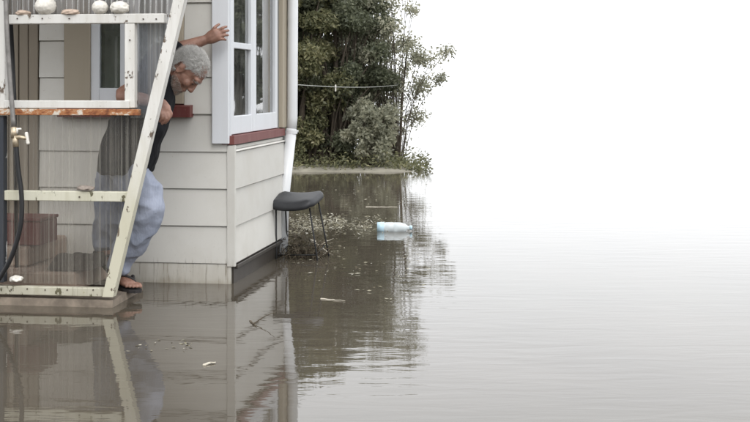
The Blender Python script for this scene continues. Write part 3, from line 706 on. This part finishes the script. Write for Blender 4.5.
man = empty('person', foot0, 0, 'grey haired man in black shirt and pale blue trousers leaning down from porch step', 'person')
ORG = tuple(foot0)
# head frame: face turned down, crown to the right
fwd = Vector((.42, -.10, -.90)).normalized(); upv = Vector((.90, -.06, .42)); upv = (upv - fwd * upv.dot(fwd)).normalized(); sid = upv.cross(fwd).normalized()
if sid.y > 0: sid = -sid                        # sid points to the camera side (his right)
hc = W(187, 71, 7.06)
def hd(f, u, s=0.0): return hc + fwd * f + upv * u + sid * s
AX = (fwd, sid, upv)
B = MB()
B.ball(hd(-.012, .035), (.098, .076, .088), AX); B.ball(hd(.02, -.02), (.074, .064, .098), AX); B.ball(hd(.035, -.075), (.055, .050, .042), AX)
B.ball(hd(.072, -.102), (.022, .025, .020), AX)                                   # chin
B.ball(hd(.072, .034), (.022, .060, .020), AX)                                    # brow
B.tube([hd(.082, .022), hd(.100, -.008), hd(.108, -.025)], [.010, .011, .0125], 10, caps='round'); B.ball(hd(.098, -.030, .012), .009); B.ball(hd(.098, -.030, -.012), .009)   # nose
for s in (1, -1):
    B.ball(hd(.062, -.022, s * .040), (.024, .024, .026), AX)                     # cheek
    B.ball(hd(.074, .008, s * .031), (.013, .014, .012), AX)                      # eye lid
    B.ball(hd(-.012, -.012, s * .074), (.020, .009, .032), AX); B.ball(hd(-.020, .004, s * .083), (.017, .006, .020), AX); B.ball(hd(-.008, -.034, s * .078), (.010, .006, .011), AX)   # ear
    B.tube([hd(.0, -.05, s * .058), hd(.04, -.088, s * .042), hd(.068, -.104, s * .014)], [.016, .016, .014], 10, caps='round')  # jaw
B.tube([hd(.088, -.056, -.020), hd(.093, -.055), hd(.088, -.056, .020)], .0075, 8, caps='round'); B.tube([hd(.084, -.070, -.017), hd(.089, -.070), hd(.084, -.070, .017)], .0075, 8, caps='round')
neckb = W(157, 75, 7.07)
B.tube([neckb, hd(-.055, -.065), hd(-.02, -.01)], [.072, .060, .058], 16, sub=4, caps='round')
# trunk and legs inside the clothes
hipc = W(120, 152, 7.09)
B.tube([hipc, W(132, 122, 7.08), W(147, 95, 7.07), neckb], [.10, .10, .105, .07], 16, ref=(0, 1, 0), ecc=[1.35, 1.3, 1.4, 1.1], sub=3, caps='round')
# near (right) arm
shN, elN, wrN = W(157, 79, 6.93), W(122, 95, 6.93), W(155, 102, 6.785)
B.tube([shN, shN.lerp(elN, .5) + Vector((0, 0, .0)), elN, elN.lerp(wrN, .3), wrN], [.055, .050, .041, .041, .027], 14, sub=4, caps='round')
# near hand: hangs from the wrist, fingers curled
def finger(pts, r): B.tube(pts, r, 8, sub=3, caps='round')
B.tube([wrN, W(160.5, 105, 6.775), W(165, 110, 6.77)], [.024, .030, .028], 12, ref=(.6, 0, .8), ecc=[1.1, 1.25, 1.25], sub=3, caps='round')
for i, (ax_, ay, bx_, by, cx_, cy) in enumerate([(168.5, 108, 171.5, 114, 168, 119.5), (166.3, 110.5, 169, 117.5, 165.3, 123.2), (163.5, 111.5, 165.8, 119, 162, 124), (160.8, 111, 162.3, 117, 159.5, 121.5)]):
    dd = 6.765 - .008 * i
    finger([W(ax_ - 1.5, ay - 1.5, dd), W(bx_, by, dd - .008), W(cx_, cy, dd)], [.0095, .0085, .0072])
finger([W(158, 106, 6.76), W(158.3, 112.5, 6.745), W(160.5, 117, 6.738)], [.011, .009, .0078])
# far (left) arm reaching to the casing
shF, elF, wrF = W(155, 66, 7.20), W(173, 51, 7.27), W(206.5, 39.5, 7.305)
B.tube([shF, shF.lerp(elF, .5), elF, elF.lerp(wrF, .35), wrF], [.052, .047, .041, .039, .027], 14, sub=4, caps='round')
B.tube([wrF, W(211, 37.5, 7.30), W(216, 35, 7.298)], [.026, .030, .030], 12, ref=(0, 0, 1), ecc=[1.1, 1.3, 1.35], sub=3, caps='round')
for (ax_, ay, bx_, by, cx_, cy) in [(216.5, 31.5, 222, 28.2, 226.5, 26.6), (218, 34, 224, 31.6, 228.4, 30.6), (218, 36.8, 224, 35.4, 228, 35.2), (217, 39.4, 222, 39.2, 225.6, 39.8)]:
    finger([W(ax_ - 2.5, ay + 1, 7.30), W(bx_, by, 7.290), W(cx_, cy, 7.313)], [.0100, .0088, .0075])
finger([W(211, 33, 7.298), W(214.5, 27.6, 7.288), W(219, 24.4, 7.305)], [.0115, .0095, .0082])
# near leg and foot
hpN, knN, anN = W(124, 157, 6.99), W(149, 205, 6.90), W(118.5, 276, 7.0)
B.tube([hipc + Vector((0, -.06, 0)), hpN, hpN.lerp(knN, .5), knN, knN.lerp(anN, .35), anN], [.09, .085, .075, .056, .052, .034], 14, sub=4, caps='round')
def foot(hl, tdir, heel_lift=0.0, side=1):
    """hl: heel point on the sole, tdir: unit toe direction; returns nothing, adds the foot"""
    up = Vector((0, 0, 1)); up = (up - tdir * up.dot(tdir)).normalized(); sd_ = tdir.cross(up) * side
    P_ = lambda a, s, z: hl + tdir * a + sd_ * s + up * z
    B.tube([P_(.01, 0, .032), P_(.07, 0, .036), P_(.135, .004, .030), P_(.185, .006, .022)], [.030, .033, .030, .021], 14, ref=sd_, ecc=[1.0, 1.05, 1.35, 1.95], sub=4, caps='round')
    B.tube([P_(.035, 0, .095), P_(.06, 0, .055), P_(.12, .0, .036)], [.034, .037, .026], 12, sub=3, caps='round')
    for i, (s, l, r) in enumerate([(-.030, .245, .0125), (-.010, .242, .0095), (.007, .234, .009), (.022, .224, .0085), (.036, .210, .008)]):
        B.tube([P_(.185, s * .95, .018), P_((.185 + l) / 2 + .008, s, .019), P_(l - r, s * 1.02, .012)], [r * 1.05, r, r * .9], 8, sub=2, caps='round')
    return P_
heelN = W(114, 286, 7.07); heelN.z = .062
tdN = Vector((.62, -.75, -.04)).normalized()
PN = foot(heelN, tdN)
B.tube([anN, heelN + tdN * .045 + Vector((0, 0, .085))], [.034, .036], 12, caps='round')
# far leg and foot, on the upper step
hpF, knF, anF = W(117, 157, 7.19), W(112, 214, 7.10), W(106, 249, 7.20)
B.tube([hipc + Vector((0, .06, 0)), hpF, hpF.lerp(knF, .5), knF, anF], [.09, .083, .073, .056, .035], 14, sub=4, caps='round')
heelF = W(99, 253, 7.22); tdF = Vector((.62, -.62, -.40)).normalized()
PF = foot(heelF, tdF)
B.tube([anF, heelF + tdF * .05 + Vector((0, 0, .07))], [.035, .036], 12, caps='round')
body = remesh(B, 'body', .0042, 3, ORG)
mesh_obj('body', body, 'skin', man)
# sandals
for P_ in (PN, PF):
    b = MB(); prof = []
    for (a, s0, s1_) in [(-.03, -.018, .018), (-.015, -.032, .030), (.05, -.034, .032), (.12, -.042, .046), (.19, -.046, .050), (.235, -.040, .036), (.258, -.022, .014)]: prof.append((a, s0, s1_))
    vs_ = [P_(a, s0, z) for z in (-.002, -.017) for a, s0, _ in prof] + [P_(a, s1_, z) for z in (-.002, -.017) for a, _, s1_ in prof]
    n = len(prof); fs_ = []
    for i in range(n - 1): fs_ += [(i, i + 1, 2 * n + i + 1, 2 * n + i), (n + i, 3 * n + i, 3 * n + i + 1, n + i + 1), (i, n + i, n + i + 1, i + 1), (2 * n + i, 2 * n + i + 1, 3 * n + i + 1, 3 * n + i)]
    fs_ += [(0, 2 * n, 3 * n, n), (n - 1, 2 * n - 1, 4 * n - 1, 3 * n - 1)]
    sdl = b.add(vs_, fs_).build('sandal', 'sandal', man, False, ORG)
    s = MB(); s.tube([P_(.20, -.020, .0), P_(.185, -.018, .040), P_(.13, .030, .062), P_(.09, .047, .0)], .0075, 8, ref=(0, 0, 1), sub=4); s.tube([P_(.185, -.018, .040), P_(.14, -.036, .055), P_(.09, -.036, .0)], .0075, 8, sub=4)
    so_ = s.build('strap', 'sandal', sdl, True, ORG)
# trousers
def folds(amp, sc1, st_=(1, 1, 1), seed=0):
    def f(p, n):
        q = Vector((p.x * st_[0], p.y * st_[1], p.z * st_[2])) * sc1 + Vector((seed, 0, 0)); q += Vector((noise.noise(q * .6), noise.noise(q * .6 + Vector((9, 0, 0))), 0)) * .8
        return amp * (1 - 2.2 * abs(noise.noise(q))) + amp * .4 * noise.noise(q * 2.6)
    return f
Tm = MB()
Tm.tube([W(126, 150, 7.07), W(125, 160, 7.07), W(124, 172, 7.07)], [.10, .115, .11], 20, ref=(0, 1, 0), ecc=[1.3, 1.3, 1.35], sub=3)
Tm.tube([W(126, 160, 7.02), W(137, 184, 6.955), W(147.5, 205, 6.90), W(137, 232, 6.93), W(125.5, 252, 6.97), W(119.5, 268, 6.99)], [.105, .105, .090, .080, .070, .064], 20, sub=5)
Tm.tube([W(120, 160, 7.14), W(114, 190, 7.14), W(111, 214, 7.12), W(108, 232, 7.16), W(106, 246, 7.19)], [.10, .096, .088, .075, .068], 20, sub=5)
me = remesh(Tm, 'trousers', .006, 4, ORG, folds(.016, 7.5, (1.25, 1, 1.1), 3)); mesh_obj('trousers', me, 'trouser_blue', man)
# shirt: body, sleeves, collar
Sh = MB(); rows = [(124.5, 171, 26.5, .215), (128, 158, 28.5, .215), (131.5, 145, 28, .205), (136.5, 130, 27.5, .205), (141.5, 116, 26, .205), (147.5, 102, 24.5, .20), (153, 90, 20, .20), (158, 80, 15, .185), (161, 73, 10.5, .13)]
vs_, fs_ = [], []; nn = 32
for (x, y, hx, dy) in rows:
    c = W(x, y, 7.07); s = 7.07 / F
    for k in range(nn):
        a = 2 * math.pi * k / nn; ca, sa = math.cos(a), math.sin(a); ca = math.copysign(abs(ca) ** .85, ca); sa = math.copysign(abs(sa) ** .85, sa)
        tilt = (-.14 if y < 140 else 0) * ca * hx * s        # rows lean with the bent back
        vs_.append((c.x + ca * hx * s, c.y + sa * dy * .93, c.z + tilt))
for i in range(len(rows) - 1):
    for k in range(nn): fs_.append((i * nn + k, i * nn + (k + 1) % nn, (i + 1) * nn + (k + 1) % nn, (i + 1) * nn + k))
fs_ += [tuple(range(nn)), tuple(range((len(rows) - 1) * nn, len(rows) * nn))]
Sh.add(vs_, fs_)
Sh.tube([W(158, 80, 6.95), W(150, 82, 6.90), shN.lerp(elN, .62)], [.075, .078, .066], 18, sub=4)
Sh.tube([W(156, 74, 7.16), shF, shF.lerp(elF, .6), shF.lerp(elF, 1.22)], [.078, .072, .066, .062], 18, sub=4)
Sh.tube([neckb.lerp(hd(-.055, -.065), -.1), neckb.lerp(hd(-.055, -.065), .42)], [.088, .072], 18)
me = remesh(Sh, 'shirt', .0065, 5, ORG, folds(.011, 7, (1, 1, .8), 8)); mesh_obj('shirt', me, 'shirt_black', man)
# hair: a cap of short tufts plus loose strands; beard and brows as strands
def strands(name, mat, pts, length, r, lean, parent, seed, smooth=True):
    g = random.Random(seed); vs, fs = [], []
    for p, n in pts:
        d = (n * g.uniform(.5, 1) + lean + Vector((g.uniform(-1, 1), g.uniform(-1, 1), g.uniform(-1, 1))) * .45).normalized(); l = length * g.uniform(.5, 1.2)
        s = d.orthogonal().normalized(); s = Quaternion(d, g.uniform(0, 6.28)) @ s; q = d.cross(s); mid = p + d * l * .55; tip = p + d * l + lean * l * .35
        i = len(vs); vs += [p + s * r, p - s * r * .5 + q * r * .87, p - s * r * .5 - q * r * .87, mid + s * r * .8, mid - s * r * .4 + q * r * .7, mid - s * r * .4 - q * r * .7, tip]
        fs += [(i, i + 1, i + 4, i + 3), (i + 1, i + 2, i + 5, i + 4), (i + 2, i, i + 3, i + 5), (i + 3, i + 4, i + 6), (i + 4, i + 5, i + 6), (i + 5, i + 3, i + 6)]
    return MB().add(vs, fs).build(name, mat, parent, smooth, ORG)
def on_scalp(f, u, s): return u > .034 + .5 * max(0, f - .02) and f < .072 or (f < -.02 and u > -.062 and not (abs(s) > .062 and -.048 < u < .02 and f > -.045)) or (f < .012 and u > .018)
Hc = MB(); Hc.ball(hd(-.017, .038), (.096, .0775, .0875), AX, 28, 18); Hc.ball(hd(-.040, -.010), (.066, .070, .066), AX, 24, 14)
hm = remesh(Hc, 'hair', .005, 3, ORG)
bm = bmesh.new(); bm.from_mesh(hm); kill = []
for v_ in bm.verts:
    p = v_.co + Vector(ORG) - hc; f, u, s = p.dot(fwd), p.dot(upv), p.dot(sid)
    if not on_scalp(f, u, s): kill.append(v_)
    else: v_.co += v_.normal * (.003 * noise.noise(v_.co * 55) + .003 * noise.noise(v_.co * 120))
bmesh.ops.delete(bm, geom=kill, context='VERTS'); bm.to_mesh(hm); bm.free()
hair = mesh_obj('hair', hm, 'hair_grey', man, True)
pts = []
for v_ in hm.vertices: pts.append((v_.co + Vector(ORG), v_.normal.copy()))
random.shuffle(pts)
strands('hair_strands', 'hair_grey', (pts * 2)[:9000], .022, .0007, -fwd * .75 - upv * .25 - Vector((0, 0, .2)), hair, 5)
bd, br = [], []
for v_ in body.vertices:
    p = v_.co + Vector(ORG) - hc; f, u, s = p.dot(fwd), p.dot(upv), p.dot(sid)
    if abs(s) > .09 or f > .125 or f < -.03 or u < -.14: continue
    if u < -.048 + .35 * min(0, .05 - f) and (f > .0) and not (abs(u + .063) < .010 and f > .075 and abs(s) < .022): bd.append((v_.co + Vector(ORG), v_.normal.copy()))
    if .022 < u < .036 and f > .066 and .012 < abs(s) < .05: br.append((v_.co + Vector(ORG), v_.normal.copy()))
random.shuffle(bd)
strands('beard', 'beard_grey', bd[:2600], .009, .0008, -upv * .4, man, 6)
if br: strands('eyebrow', 'hair_grey', br, .008, .0006, upv * .2, man, 7)
for s in (1, -1):
    e = MB().ball(hd(.0805, .006, s * .031), (.0085, .0105, .0050), AX, 12, 8).build('eye', 'eye_dark', man, True, ORG)
